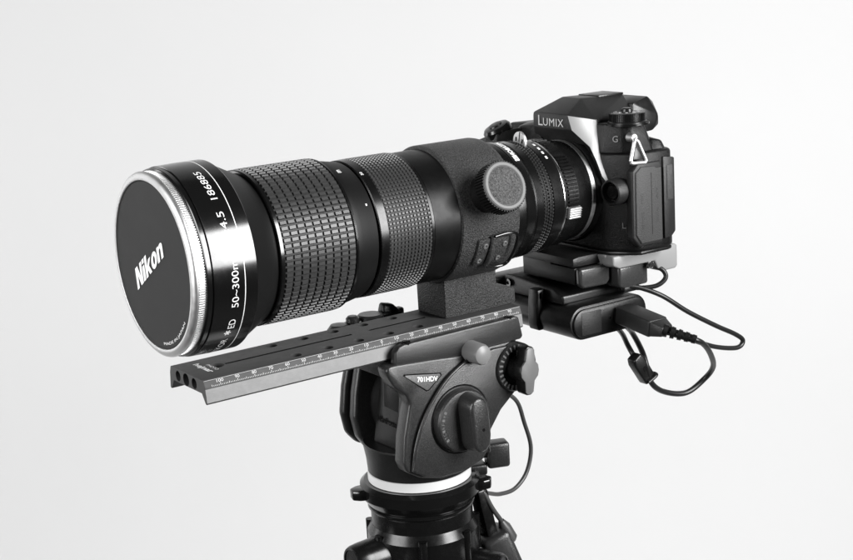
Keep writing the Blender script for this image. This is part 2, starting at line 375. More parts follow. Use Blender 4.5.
# strap lug plate: two screwed halves and a D-shaped wire loop
la = R(-24)
def surf(a, x, h): return cyl(a, 40.0+h, x)
def lugplate(x0, x1, a0, a1, h):
    bm = bmesh.new(); n = 5
    for hh, flip in ((h, 0),):
        T = [[bm.verts.new(surf(a0+(a1-a0)*j/n, x, hh)) for j in range(n+1)] for x in (x0, x1)]
        B = [[bm.verts.new(surf(a0+(a1-a0)*j/n, x, -0.5)) for j in range(n+1)] for x in (x0, x1)]
    for j in range(n):
        bm.faces.new((T[0][j], T[0][j+1], T[1][j+1], T[1][j])); bm.faces.new((B[0][j], B[1][j], B[1][j+1], B[0][j+1]))
        for s in (0, 1): bm.faces.new((T[s][j], T[s][j+1], B[s][j+1], B[s][j]))
    for j in (0, n): bm.faces.new((T[0][j], T[1][j], B[1][j], B[0][j]))
    return bev(bm, 0.35, 2, 40)
lug = fin('strap_lug_plate', lugplate(179.0, 187.2, R(-41), R(-16), 1.6), 'wrinkle', lens)
lug2 = fin('strap_lug_plate', lugplate(188.8, 199.5, R(-41), R(-16), 2.4), 'wrinkle', lens)
tube('lug_bar', [surf(R(-43), 188.4, 2.0), surf(R(-30), 188.4, 2.6), surf(R(-14.5), 188.4, 2.0)], 1.6, 'wrinkle', lens)
for (x, a, p, h) in ((184.0, R(-22), lug, 1.6), (182.2, R(-36), lug, 1.6), (197.0, R(-22), lug2, 2.4), (194.6, R(-35), lug2, 2.4)):
    n_ = cyl(a, 1, 0)
    lathe('screw', [(h-0.6, 1.75), (h+0.35, 1.75), (h+0.55, 1.45), (h+0.55, 0.8), (h+0.1, 0.6), (h+0.1, 0)], 'castlight', p, axis=n_, o=cyl(a, 40, x), seg=24)
tube('strap_loop', [surf(R(-42), 188.6, 3.0), surf(R(-43.5), 196, 3.8), surf(R(-41), 202.2, 4.0), surf(R(-30), 204.0, 4.0), surf(R(-18), 204.4, 4.0), surf(R(-13.5), 202.0, 4.0), surf(R(-12.5), 196, 3.8), surf(R(-14), 188.6, 3.0)], 0.95, 'gloss', lens)
lathe('rear_mount_barrel', [(209.2, 30), (209.2, 36.0), (211, 36.4), (216, 36.4), (217, 35.6), (217, 30)], 'satin', lens, seg=128)

# ================================================================== lens adapter between lens and camera
ad = thing('lens_adapter', 'black ringed lens mount adapter with silver release lever joining lens to camera', 'adapter', (245, 0, -33))
lathe('lettered_ring', [(216.5, 30), (216.5, 35.4), (217.4, 35.9), (223.5, 35.3), (224.2, 35.0), (224.5, 34.4), (225.4, 34.4), (225.7, 35.0), (230.5, 34.9), (231.0, 34.3), (231.0, 30)], 'gloss', ad, seg=160)
lathe('chrome_line', [(224.3, 34.3), (224.3, 34.75), (225.6, 34.75), (225.6, 34.3)], 'satin', ad, seg=128, closed=True)
bm = add_gear(bmesh.new(), 231.0, 238.6, 33.4, 33.9, 100, duty=0.6)
kr = fin('knurled_ring', bm, 'matte', ad, smooth=False)
bm = bmesh.new()
for i in range(100):
    for k in range(4): add_nub(bm, 232.0 + k*1.85, 2*math.pi*(i+0.5*(k % 2))/100, 1.35, 1.45, 33.5, 34.35, 0.35, 0.35)
fin('grip_nubs', bm, 'rubber', kr, smooth=False, kind='stuff')
lathe('dot_ring', [(238.4, 30), (238.4, 33.6), (238.9, 34.1), (246.4, 33.9), (247.2, 33.2), (247.2, 30)], 'gloss', ad, seg=160)
lathe('silver_line', [(247.0, 32.9), (247.2, 33.4), (248.2, 33.5), (249.2, 33.2), (249.2, 32.5)], 'chrome', ad, seg=160, closed=True)
lathe('release_ring', [(249.0, 29), (249.0, 32.6), (259.6, 32.2), (260.2, 31.6), (266.5, 31.0), (267.5, 30.6), (272.0, 30.4), (272.0, 26)], 'satin', ad, seg=160)
for i in range(30):
    a = R(-6 + i*3.9) if i < 15 else R(64+(i-15)*6)
    if i >= 22: continue
    bm = bmesh.new()
    for s in (0,):
        add_nub(bm, 254.5, a, 8.4, 1.5, 32.0, 33.4, 0.5, 0.3)
    fin('rib', bm, 'satin', ad, smooth=False)
bm = bmesh.new(); add_nub(bm, 255.0, R(-14), 9.6, 7.5, 31.5, 34.6, 0.5, 0.3)
lv = fin('release_lever', bev(bm, 0.3, 2), 'silver', ad)
for i in range(5):
    bm = bmesh.new(); add_nub(bm, 255.0, R(-14) + (i-2)*R(2.3), 8.8, 0.6, 34.4, 35.0, 0.1, 0.15); fin('ridge', bm, 'silver', lv, smooth=False)
lathe('mount_flange', [(270.0, 26), (270.2, 30.0), (271.0, 30.6), (273.8, 30.6), (274.6, 29.8), (275.2, 29.6), (275.2, 26)], 'silver', ad, seg=160)
bm = bmesh.new()
add_text(bm, 'METABONES', lambda a, b: cyl(R(84)-a/35.6, 35.75, 222.8-b), R(36)*35.6, 3.2, bold=0.045)
fin('lettering', bm, 'print', ad, smooth=False, recalc=False)
for k, a in enumerate((71, 63, 56, 49)):
    bm = bmesh.new(); add_nub(bm, 243.5, R(a), 1.6, 2.2, 33.9, 34.15, 0.2, 0.2); fin('index_dot', bm, 'print', ad, smooth=False)
# tab with a slot: the round aperture tab standing on the ring
def tabpt(u, v): return cyl(R(79)+u/35, 34.2+v, 236.0)
tab = [(-5.6, -1)] + [(-5.6*math.cos(t), 7.0*math.sin(t)) for t in [math.pi*i/14 for i in range(15)]] + [(5.6, -1)]
bm = bmesh.new(); A = [bm.verts.new(tabpt(u, v)) for u, v in tab]; B = [bm.verts.new(tabpt(u, v) + Vector((1.4, 0, 0))) for u, v in tab]
bm.faces.new(A); bm.faces.new(B[::-1])
for k in range(len(A)): bm.faces.new((A[k], B[k], B[(k+1) % len(A)], A[(k+1) % len(A)]))
tabo = fin('aperture_tab', bm, 'silver', ad)
for (u0, u1, v0, v1) in ((-0.35, 0.35, 1.2, 7.1), (-3.4, -2.2, 0.8, 3.4), (2.2, 3.4, 0.8, 3.4)):
    bm = bmesh.new()
    q = [bm.verts.new(tabpt(u, v) + Vector((-0.06, 0, 0))) for u, v in ((u0, v0), (u1, v0), (u1, v1), (u0, v1))]; bm.faces.new(q)
    fin('tab_slot', bm, 'lens', tabo, smooth=False)

# ================================================================== mirrorless camera
cam = thing('mirrorless_camera', 'black mirrorless camera with pale front panel, mode dial and strap ring', 'camera', (295, 5, -35.5))
lathe('lens_mount', [(274.6, 20), (274.6, 31.5), (275.4, 32.2), (278.5, 33.0), (278.5, 20)], 'bodyblk', cam, seg=96)
plan = [(277, -30), (278.5, -36), (284, -45), (287.5, -49.5), (290.5, -51.5), (312.5, -52), (316.5, -50.5), (318.5, -46), (319.5, 70), (312, 76), (296, 78), (277, 70)]
body = prism('body', plan, 'z', -35.4, 24.5, 'bodyblk', cam, b=2.2, seg=3, ang=40)
prism('base_plate', [(x*0.985+4.4, y*0.985) for x, y in plan], 'z', -37.2, -35.0, 'plastic', cam, b=0.6)
hull('left_shoulder', [(277, -24, 24), (277.5, -33, 24), (284, -43, 24), (289, -47.5, 24), (304, -48, 24), (309, -44, 24), (309, -15, 24), (277.5, -15, 24),
     (278.5, -25, 41.5), (280.5, -33, 41.5), (286, -41, 41.5), (291, -44.5, 41.0), (300, -45, 40.5), (303, -41, 40.5), (304, -15, 41), (278.5, -15, 41.5)], 'bodyblk', cam, b=1.0, seg=3)
hull('rear_corner', [(303, -47, 22), (312, -50, 22), (316, -48, 22), (318, -30, 22), (303, -30, 22), (306, -44, 31), (311, -47, 29.5), (314, -45, 29), (316, -30, 30), (305, -30, 31)], 'bodyblk', cam, b=1.2, seg=3)
hull('right_shoulder', [(278, 15, 20), (278, 68, 20), (316, 72, 20), (317, 15, 20), (281, 15, 40), (281, 60, 36.5), (310, 64, 35), (310, 15, 40)], 'bodyblk', cam, b=2.0, seg=3)
# pentaprism hump
hump = hull('viewfinder_hump', [(267, 17.5, 47.3), (267, -15.0, 47.3), (267.6, -17.6, 38.2), (267.6, 18.4, 38.2),
     (284, 9.5, 55.2), (284, -8.0, 55.2), (317, 10, 54.2), (317, -9.0, 54.2), (280, -25.5, 43.2), (281, -28, 28), (276, -27, 28.5), (280, 25, 43), (276, 27, 28.5),
     (318, -21, 41), (318, 21, 41), (318, -21, 28), (318, 21, 28)], 'bodygrey', cam, b=0.7, seg=2)
text('brand_lettering', 'L', 'print2', hump, (266.82, 12.6, 39.6), (0, -1, 0), (0.02, 0, 1), w=4.2, h=6.2)
text('brand_lettering', 'UMIX', 'print2', hump, (266.82, 8.0, 39.7), (0, -1, 0), (0.02, 0, 1), w=19.0, h=4.6, space=1.1)
box('hot_shoe', 297, 317, -9.5, 9.5, 54.0, 55.4, 'plastic', cam, b=0.3)
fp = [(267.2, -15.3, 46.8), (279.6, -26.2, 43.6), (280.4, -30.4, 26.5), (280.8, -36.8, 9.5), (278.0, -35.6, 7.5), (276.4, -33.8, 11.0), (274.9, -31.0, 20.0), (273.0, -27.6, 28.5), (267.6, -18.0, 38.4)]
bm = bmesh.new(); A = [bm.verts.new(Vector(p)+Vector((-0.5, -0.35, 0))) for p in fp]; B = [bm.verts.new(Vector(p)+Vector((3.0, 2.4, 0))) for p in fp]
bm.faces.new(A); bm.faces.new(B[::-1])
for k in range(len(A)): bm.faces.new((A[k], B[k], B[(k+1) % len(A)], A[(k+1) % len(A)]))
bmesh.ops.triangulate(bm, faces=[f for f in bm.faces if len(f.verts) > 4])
fin('front_panel', bm, 'palepanel', cam, sharp=50)  # panel in a paler tone than the black body
hull('eyepiece', [(316, -20, 30), (316, 20, 30), (316, -19, 49), (316, 19, 49), (330, -21, 31), (330, 21, 31), (330, -17, 52), (330, 17, 52), (337, -19, 34), (337, 19, 34), (337, -14, 48), (337, 14, 48), (336, -20, 40), (336, 20, 40)], 'plastic', cam, b=0.7, seg=2)
# mode dial
dl = lathe('dial_base', [(40.4, 0), (40.4, 11.6), (42.2, 11.6), (42.6, 11.0), (42.6, 0)], 'plastic', cam, axis=(0, 0, 1), o=(293.5, -38.0, 0), seg=72)
bm = add_gear(bmesh.new(), 42.6, 47.0, 10.3, 10.8, 60, axis=(0, 0, 1), o=(293.5, -38.0, 0)); md = fin('mode_dial', bm, 'plastic', cam, smooth=False)
lathe('dial_top', [(46.9, 10.5), (47.3, 10.2), (47.9, 6.0), (47.9, 0)], 'satin', md, axis=(0, 0, 1), o=(293.5, -38.0, 0), seg=64)
lathe('lock_button', [(47.8, 3.6), (49.4, 3.4), (50.0, 2.6), (50.0, 0)], 'plastic', md, axis=(0, 0, 1), o=(293.5, -38.0, 0), seg=40)
bm = bmesh.new()
for k in range(10):
    a = 2*math.pi*k/10 + 0.2; rr = Vector((math.cos(a), math.sin(a), 0)); tt = Vector((-math.sin(a), math.cos(a), 0))
    add_text(bm, 'PASMCAWSNR'[k], lambda u, v: Vector((293.5, -38.0, 48.0 - 0.143*v)) + rr*(6.0+v) - tt*(u-0.9), 1.8, 2.2, bold=0.03)
fin('dial_lettering', bm, 'print', md, smooth=False, recalc=False)
lathe('drive_lever', [(40.4, 13.2), (41.4, 13.2), (41.4, 11)], 'satin', cam, axis=(0, 0, 1), o=(293.5, -38.0, 0), seg=64)
# emblem letter on the shoulder
n1 = Vector((-0.82, -0.57, 0.12)).normalized()
text('emblem', 'G', 'lightgrey', cam, (281.0, -38.5, 31.0), (0.60, -0.80, 0), (0.12, 0.08, 1), w=3.2, h=3.7, bold=0.0)
# strap lug with triangle ring
lg = lathe('strap_lug', [(44.5, 2.6), (49.0, 2.6), (49.6, 2.1), (49.6, 0)], 'silver', cam, axis=(0, -1, 0), o=(288.5, 0, 33.5), seg=32)
tri = [(288.4, -50.0, 32.8), (286.9, -50.8, 31.0), (283.0, -51.8, 21.0), (283.6, -52.0, 19.3), (293.4, -52.4, 18.6), (294.4, -52.4, 19.8), (290.0, -50.8, 31.0)]
bm = bmesh.new(); add_tube(bm, [p for a, b in zip(tri, tri[1:]+tri[:1]) for p in (a, tuple(Vector(a).lerp(Vector(b), 0.33)), tuple(Vector(a).lerp(Vector(b), 0.66)))], 1.15, seg=12, n=4, closed=True)
tr = fin('triangle_ring', bm, 'silver', cam, sharp=80)
hull('ring_protector', [(284.6, -52.2, 21.2), (292.6, -52.6, 20.6), (289.6, -51.4, 27.5), (287.4, -51.2, 28), (284.6, -51.2, 21.2), (292.6, -51.4, 20.6), (289.6, -50.4, 27.5), (287.4, -50.4, 28)], 'plastic', tr, b=0.3)
# port doors
door = prism('port_door', [(284.6, -24), (288.6, -29.6), (305.6, -29.6), (305.6, 14.6), (301, 14.6), (300.2, 15.8), (289.5, 16.4), (285, 13)], 'y', -53.6, -50, 'flap', cam, b=1.0, seg=3)
box('door_bead', 296.9, 297.3, -53.72, -53.0, -25, 12, 'castdark', door, b=0)
prism('door_frame', [(282.6, -26), (287.4, -31.4), (306.6, -31.4), (306.6, 18.4), (288, 18.4), (283, 14)], 'y', -52.6, -47, 'bodygrey', cam, b=1.2, seg=3)
prism('side_door', [(307.4, -29.5), (313.2, -29.0), (316.6, -26), (316.6, 19.0), (307.4, 20.5)], 'y', -53.4, -48, 'bodygrey', cam, b=0.9, seg=2)
box('side_door_inset', 309.6, 314.6, -53.9, -52, -6, 15, 'flap', cam, b=0.5)
bm = bmesh.new()
add_text(bm, 'MIC', flat_map((290.4, -53.68, -5.5), (0, 0, 1), (-1, 0, 0)), 6.0, 1.9); 
add_text(bm, 'REMOTE', flat_map((290.9, -53.68, -21.0), (0, 0, 1), (-1, 0, 0)), 10.5, 1.9)
add_text(bm, 'A/V', flat_map((302.3, -53.68, -4.0), (0, 0, 1), (-1, 0, 0)), 7.0, 1.9)
add_text(bm, 'DIGITAL', flat_map((302.3, -53.68, -18.0), (0, 0, 1), (-1, 0, 0)), 9.0, 1.9)
fin('door_lettering', bm, 'dprint', door, smooth=False, recalc=False)
# round release button in its collar, on the slanted front corner
na = Vector((-1, -0.12, 0)).normalized(); oc = Vector((276.0, -42.6, 2.2))
bt = lathe('release_collar', [(-9, 7.9), (0.6, 7.9), (1.8, 7.3), (2.2, 6.6), (1.6, 6.1), (-2.5, 5.9), (-2.5, 0)], 'bodygrey', cam, axis=na, o=oc, seg=64)
lathe('release_button', [(-3, 4.6), (-0.4, 4.6), (0.4, 3.8), (0.4, 0)], 'gloss', bt, axis=na, o=oc, seg=48)
text('corner_mark', 'L', 'lightgrey', cam, (282.4, -43.4, -20.5), (0.5, -0.85, 0), (0, 0, 1), w=2.4, h=3.4)
# hand grip with shutter button on the far side
grip = hull('hand_grip', [(258, 44, 33), (256, 52, 31), (258, 66, 27), (270, 74, 26), (285, 74, 28), (285, 36, 36), (268, 38, 35.5), (280, 30, 36),
     (262, 44, -34), (260, 54, -34), (263, 68, -34), (280, 74, -34), (280, 38, -34), (255.5, 54, 10)], 'bodyblk', cam, b=2.5, seg=3)
sb = lathe('shutter_dial', [(0, 9.4), (4.0, 9.2), (5.6, 8.0), (6.2, 6.0), (6.2, 0)], 'gloss', cam, axis=(-0.42, 0.10, 0.90), o=(265.5, 50.5, 31.6), seg=64)
lathe('shutter_button', [(6.0, 4.8), (6.9, 4.4), (7.2, 3.0), (7.2, 0)], 'satin', sb, axis=(-0.42, 0.10, 0.90), o=(265.5, 50.5, 31.6), seg=40)
hull('grip_bridge', [(272, 18, 38), (272, 40, 36.5), (284, 18, 42), (284, 42, 38.5), (275, 18, 20), (270, 42, 20), (284, 18, 20), (284, 42, 20)], 'bodyblk', cam, b=1.5, seg=3)

# ================================================================== ruler plate
pl = thing('ruler_plate', 'long grey metal mounting plate with engraved millimetre scale, holes and slots', 'mounting plate', (115, -2, -72.6))
C0 = -2.0
half = [(18.9, -59.5), (19.6, -60.0), (20.9, -63.6), (20.9, -64.2), (21.9, -71.6), (21.4, -72.4), (20.2, -72.4), (16.6, -67.2)]
pp = [(C0 - y, z) for y, z in half] + [(C0 + y, z) for y, z in reversed(half)]
bm = add_prism(bmesh.new(), pp, 'x', 12.0, 219.5)
plo = fin('plate', bev(bm, 0.25, 1), 'plate', pl)
cuts = []
HX = [30.4, 50.4, 70.4, 90.4, 110.4, 130.3, 150.3]
for hx in HX[2:]:
    for hy in (11.4, -15.5):
        b = bmesh.new(); add_lathe(b, [(-58, 0), (-58, 3.3), (-61.6, 3.3), (-61.6, 2.1), (-66.6, 2.1), (-66.6, 0)], (0, 0, 1), (hx, hy, 0), 28); cuts.append(b)
b = bmesh.new(); add_lathe(b, [(-58, 0), (-58, 4.4), (-62.5, 4.4), (-62.5, 2.6), (-66.4, 2.6), (-66.4, 0)], (0, 0, 1), (30.0, -1.2, 0), 32); cuts.append(b)
for hy, rr in ((8.6, 2.9), (-1.0, 3.5), (-10.6, 2.9)):
    b = bmesh.new(); add_lathe(b, [(11, 0), (11, rr), (22, rr), (22, 0)], (1, 0, 0), (0, hy, -63.5), 28); cuts.append(b)
for x0, x1 in ((34.8, 114.5), (126.0, 165.0)):
    b = bmesh.new(); add_box(b, x0, x1, -2.9, -0.3, -66.4, -58); cuts.append(b)
for c_ in cuts: cut(plo, [c_])
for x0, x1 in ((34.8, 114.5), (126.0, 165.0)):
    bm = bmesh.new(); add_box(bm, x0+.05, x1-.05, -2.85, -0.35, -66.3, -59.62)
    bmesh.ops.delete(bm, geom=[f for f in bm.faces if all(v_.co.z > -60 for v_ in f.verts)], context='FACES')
    fin('slot_shade_liner', bm, 'lens', plo, smooth=False)  # added dark liner, puts the shade inside the slot into its colour
# bright machined flank and the millimetre scale
def flank(y, z, n): return (C0 - y, z)
bm = bmesh.new(); e = 0.10
q = [(C0-20.9-e, -64.3), (C0-21.85-e, -71.4)]
v = [bm.verts.new((x, *p)) for x in (12.1, 219.4) for p in q]; bm.faces.new((v[0], v[1], v[3], v[2]))
fin('machined_flank', bm, 'plateside', pl)
U = Vector((0, 1.3, 3.6)).normalized(); base = Vector((0, C0 - 20.9 - 0.06, -63.6)); X0R = 121.3
bm = bmesh.new()
def sq(x0, x1, h0, h1):
    q = [base + Vector((x, 0, 0)) + U*h for x, h in ((x0, h0), (x1, h0), (x1, h1), (x0, h1))]
    bm.faces.new([bm.verts.new(p) for p in q])
for t in range(-105, 97):
    h = 1.5 if t % 10 == 0 else (1.15 if t % 5 == 0 else 0.75)
    if t == 0: h = 1.9
    sq(X0R+t-0.13, X0R+t+0.13, 0.05, h)
sq(12.2, 219.3, 3.65, 3.78)
fin('scale_ticks', bm, 'print2', pl, smooth=False, recalc=False)
bm = bmesh.new()
for t in range(-100, 100, 10):
    s = str(abs(t)); hh = 1.65; ww = 1.3*len(s)
    add_text(bm, s, lambda a, b: base + Vector((X0R+t-ww/2+a, 0, 0)) + U*(1.8+b), ww, hh, bold=0.0)
fin('scale_numerals', bm, 'print2', pl, smooth=False, recalc=False)
bm = bmesh.new()
add_text(bm, 'hejnar', flat_map((20.2, 9.5, -59.42), (0, -1, 0), (1, 0, 0)), 20, 4.6, bold=0.03)
add_text(bm, 'PHOTO', flat_map((26.0, 3.6, -59.42), (0, -1, 0), (1, 0, 0)), 12.5, 2.0)
fin('maker_lettering', bm, 'print', pl, smooth=False, recalc=False)

# ================================================================== quick release clamp under the camera
qr = thing('quick_release_clamp', 'dark metal quick release clamp with silver lever under the camera', 'clamp', (290, 0, -54))
prism('sliding_plate', [(257, -37.5), (257, -42.5), (302, -43.5), (302, -36.8), (262, -36.8)], 'y', -27, 21, 'castdark', qr, b=0.6)
prism('clamp_body', [(24.5, -39.5), (24.5, -54.2), (-25.5, -54.2), (-25.5, -43.8), (-4.0, -43.8), (0.0, -39.9)], 'x', 259.0, 312, 'castdark', qr, b=1.0)
prism('jaw', [(259.6, -43.6), (259.6, -54.0), (262, -56), (280, -56.5), (283, -54), (283, -44.6), (280, -43.6)], 'y', -30.5, -25.2, 'castgloss', qr, b=2.2, seg=4)
prism('lever_housing', [(284.5, -45.5), (284.5, -58.0), (288, -59.8), (308.5, -59.8), (308.5, -45.5)], 'y', -37.0, -22, 'castgloss', qr, b=2.6, seg=4)
hull('lever_root', [(276, -34, -37.4), (276, -20, -37.4), (312, -36, -37.4), (312, -20, -37.4), (279, -36, -45), (279, -22, -45), (312, -38, -45), (312, -22, -45)], 'levergrey', qr, b=1.4, seg=3)
prism('release_lever', [(277, -37.6), (277, -43.2), (282, -45.6), (311, -45.6), (313.0, -50.5), (316, -53.2), (328.5, -53.2), (330, -51.5), (330, -38.6), (328, -37.4), (300, -37.0)], 'y', -40.5, -30, 'levergrey', qr, b=1.6, seg=3)
lathe('pivot_screw', [(0, 2.2), (1.4, 2.2), (1.9, 1.6), (1.9, 0)], 'chrome', qr, axis=(0, -1, 0), o=(307, -40, -47.2), seg=24)
lathe('post', [(-62, 9), (-54, 9)], 'castdark', qr, axis=(0, 0, 1), o=(285, 2, 0), seg=40)

# ================================================================== power bank and its holder
hd = thing('power_bank_holder', 'black clamp bracket gripping the power bank below the camera clamp', 'bracket', (275, 5, -66))
prism('top_bar', [(36, -57), (36, -63.5), (33, -66.0), (-21.5, -66.0), (-21.5, -60.5), (-12, -57.0), (27, -54.2), (34, -54.4)], 'x', 252.5, 304, 'plastic', hd, b=1.2, seg=3)
prism('jaw', [(251.2, -58), (251.2, -84), (247.2, -84), (246.2, -80), (246.6, -66), (247.6, -60)], 'y', -4, 5.5, 'plastic', hd, b=1.0, seg=3)
box('jaw_bridge', 247.4, 262, -4.0, 5.4, -65.0, -58.5, 'plastic', hd, b=1.0)
box('cross_bar', 246, 300, 36.5, 52, -63, -57, 'plastic', hd, b=1.0)
lathe('pivot_pin', [(0, 2.6), (1.2, 2.6), (1.2, 1.2), (0.4, 1.2), (0.4, 0)], 'gloss', hd, axis=(-1, 0, 0), o=(252.0, 30, -59.5), seg=24)
pb = thing('power_bank', 'black rounded power bank hanging under the camera with a grey square pad', 'power bank', (277, 5, -86))
def stadium(x0, x1, z0, z1, n=14):
    r = (z1-z0)/2; zc = (z0+z1)/2
    return [(x0+r - r*math.sin(t), zc - r*math.cos(t)) for t in [math.pi*i/n for i in range(n+1)]] + [(x1-r + r*math.sin(t), zc + r*math.cos(t)) for t in [math.pi*i/n for i in range(n+1)]]
bankb = prism('case', stadium(247.6, 309, -86.2, -65.6), 'y', -33.5, 55, 'plastic', pb, b=0.7, seg=2, ang=50)
prism('end_cap', stadium(249.2, 307.4, -84.6, -67.2), 'y', -35.2, -33.0, 'plastic', pb, b=0.5, seg=2, ang=50)
box('pad', 254.8, 270.6, -35.6, -34.6, -83.2, -69.0, 'bodygrey', pb, b=0.5)
lathe('indicator', [(0, 1.4), (0.35, 1.4), (0.35, 0.9), (0.1, 0.9), (0.1, 0)], 'castdark', pb, axis=(0, -1, 0), o=(277.6, -35.1, -76), seg=20)
box('usb_port', 281, 295, -35.7, -33, -79.5, -71, 'lens', pb, b=0.4)

# ================================================================== usb cable
us = thing('usb_cable', 'black usb plug with ribbed boot and looping cable in the power bank', 'cable', (288, -35, -76))
pm = Matrix.Translation((288.5, -35.5, -75.0)) @ Matrix.Rotation(R(7), 4, 'X')
bm = bmesh.new()
add_prism(bm, [(-7.4, -5.2), (7.4, -5.2), (7.4, 5.2), (-7.4, 5.2)], 'y', 0, -30)
for v_ in bm.verts: v_.co = pm @ v_.co
pg = fin('plug', bev(bm, 1.2, 3), 'bodygrey', us)
bm = bmesh.new()
add_prism(bm, [(-7.0, -4.8), (7.0, -4.8), (7.0, 4.8), (-7.0, 4.8)], 'y', -29.5, -38, s1=0.62)
for v_ in bm.verts: v_.co = pm @ v_.co
fin('plug_shoulder', bev(bm, 1.0, 2), 'bodygrey', us)
tube('boot_core', [pm @ Vector((0, -35, 0)), Vector(pm @ Vector((0, -37, 0))).lerp(Vector((299, -86, -84.5)), 0.98)], 2.5, 'plastic', us, raw=True)
tip = pm @ Vector((0, -37, 0)); 
cb = [tip, Vector((290.5, -80, -80.5)), Vector((295, -85, -83.5))]
for k in range(5):
    t = k/4; p = Vector(tip).lerp(Vector((299, -86, -84.5)), t*0.95); d = (Vector((299, -86, -84.5))-Vector(tip)).normalized()
    lathe('boot_rib', [(-1.6, 2.0), (-1.3, 4.0-t*1.2), (1.0, 3.8-t*1.2), (1.3, 2.0)], 'plastic', us, axis=d, o=p, seg=24)

bend = Vector(tip).lerp(Vector((299, -86, -84.5)), 0.9)
tube('cable_lead', [tip, bend, (308, -84, -90), (322, -76, -102), (333, -66, -113), (334, -58, -122), (321, -55, -129), (304, -54, -125), (291, -56, -116), (286, -57, -103), (287.5, -52, -96), (296, -36, -91), (309, -16, -92), (312, 0, -88), (306, 10, -84)], 1.75, 'cable', us, n=10)
for k in range(2):
    pass
tube('cable_return', [(286, -53, -108), (281, -52, -98), (282.5, -45, -92.5), (295, -26, -91), (305, -8, -92), (303, 4, -88), (298, 14, -84)], 1.6, 'cable', us, n=8)
cm = Matrix.Translation((283.8, -54.5, -105.0)) @ Matrix.Rotation(R(-33), 4, 'Y')
bm = bmesh.new(); add_prism(bm, [(-4.3, -10), (4.3, -10), (4.6, 6), (3.2, 10), (-3.2, 10), (-4.6, 6)], 'y', -3.6, 3.6)
for v_ in bm.verts: v_.co = cm @ v_.co
clip = fin('cable_clip', bev(bm, 1.1, 3), 'plastic', us)
bm = bmesh.new(); add_box(bm, -1.2, 1.2, -3.75, -3.4, -1.5, 1.5)
for v_ in bm.verts: v_.co = cm @ v_.co
fin('clip_button', bm, 'lens', clip)
tube('clip_band', [cm @ Vector(p) for p in ((-3, -4.2, -8.5), (4.2, -4.2, -9.5), (5.2, 0, -9.7), (4.2, 4.2, -9.5), (-3, 4.2, -8.5))], 1.1, 'cable', clip)

cc = thing('camera_cable', 'thin black cable looping out beside the quick release clamp and back', 'cable', (300, -40, -60))
tube('loop', [(296, -30, -60), (302, -34, -62), (312, -40, -61.5), (318, -42, -57), (316, -40, -51.5), (309, -34, -49.5), (302, -26, -50.5)], 1.5, 'cable', cc, n=10)
tube('lead', [(290, -32, -60.5), (298, -36, -60.2), (312, -44, -67), (330, -48, -80), (352, -50, -93), (370, -50, -102.5), (376.5, -50, -108), (371, -50, -111.5), (352, -50, -107), (332, -50, -98.5), (318, -47, -92), (306, -38, -86), (300, -25, -80)], 1.55, 'cable', cc, n=10)
box('connector', 290, 300, -35.5, -29.5, -63, -58.8, 'plastic', cc, b=0.8)

# ================================================================== fluid video head
AX, AY = 156.3, 1.5
hdv = thing('fluid_head', 'black fluid video head with round tilt knob, wing dial and silver pan ring', 'tripod head', (AX, AY, -155))
lathe('pan_ring', [(-155.0, 0), (-155.0, 30.2), (-154.7, 30.7), (-149.6, 30.7), (-149.3, 30.2), (-149.3, 0)], 'whitering', hdv, axis=(0, 0, 1), o=(AX, AY, 0), seg=128)
lathe('pan_base', [(-149.6, 0), (-149.6, 29.6), (-149.0, 30.4), (-141, 31.0), (-135, 32.0), (-131.6, 32.6), (-130.8, 32.0), (-130.8, 0)], 'castdark', hdv, axis=(0, 0, 1), o=(AX, AY, 0), seg=128)
# side shells
shell = [(117.4, -75.8), (119.2, -73.6), (124, -73.6), (150, -75.5), (173, -78.0), (190, -76.2), (203, -76.2), (214, -79.5), (217, -90), (215.5, -101), (206, -107), (194.5, -116), (186.5, -126), (184.0, -137), (179, -143.5), (167, -147.0), (150, -146.8), (136, -143), (127, -137.5), (124.8, -132), (126.5, -117), (130.2, -103), (131.6, -98), (129.5, -92.5), (121.8, -86.0), (118.6, -80.5)]
near = prism('side_shell', shell, 'y', -31.2, -21, 'cast', hdv, b=2.2, seg=3, ang=12)
boss = [(173.4, -79.2), (190, -77.5), (202, -78), (212, -81.2), (215, -90), (213.5, -100), (204.5, -106), (193.0, -115), (185.0, -125.2), (182.5, -136), (177.8, -142), (167, -145.2), (150, -145), (137, -141.6), (129.2, -137), (132.0, -124), (137.5, -110.5), (146, -98.5), (157.5, -87.5)]
prism('knob_boss', boss, 'y', -33.6, -29, 'cast', hdv, b=0.9, seg=3, ang=12)
tube('crest', [(178, -33.0, -77.6), (173.2, -33.2, -79.2), (157.3, -33.2, -87.6), (145.8, -33.2, -98.6), (137.3, -33.2, -110.6), (131.8, -33.0, -124), (129.4, -32.4, -137)], lambda t: 0.5 + 0.55*math.sin(math.pi*min(1, t+0.05)), 'cast', hdv, n=10)
far_in = [(132, -84), (127.5, -102), (125.5, -117), (128, -130), (136, -141), (150, -146), (170, -146), (184, -138), (190, -118), (205, -104), (208, -84)]
prism('side_shell', far_in, 'y', 20, 27.5, 'cast', hdv, b=2.2, seg=3, ang=12)
far_out = [(131, -82), (126, -100), (123.5, -116), (126, -129), (133, -137), (150, -141), (176, -140), (186, -120), (198, -100), (200, -82)]
prism('side_cover', far_out, 'y', 29.2, 36, 'castdark', hdv, b=2.6, seg=3, ang=12)
lathe('tilt_cartridge', [(-22, 0), (-22, 27), (30, 27), (30, 0)], 'castdark', hdv, axis=(0, 1, 0), o=(164, 0, -112), seg=64)
dh = hull('drag_housing', [(139.5, -21.5, -84), (139.5, 9.0, -84), (134.0, -21.5, -131), (132.5, 12.5, -131), (175, -21.5, -84), (175, 9, -84), (175, -21.5, -131), (175, 12.5, -131)], 'castdark', hdv, b=1.2, seg=3)
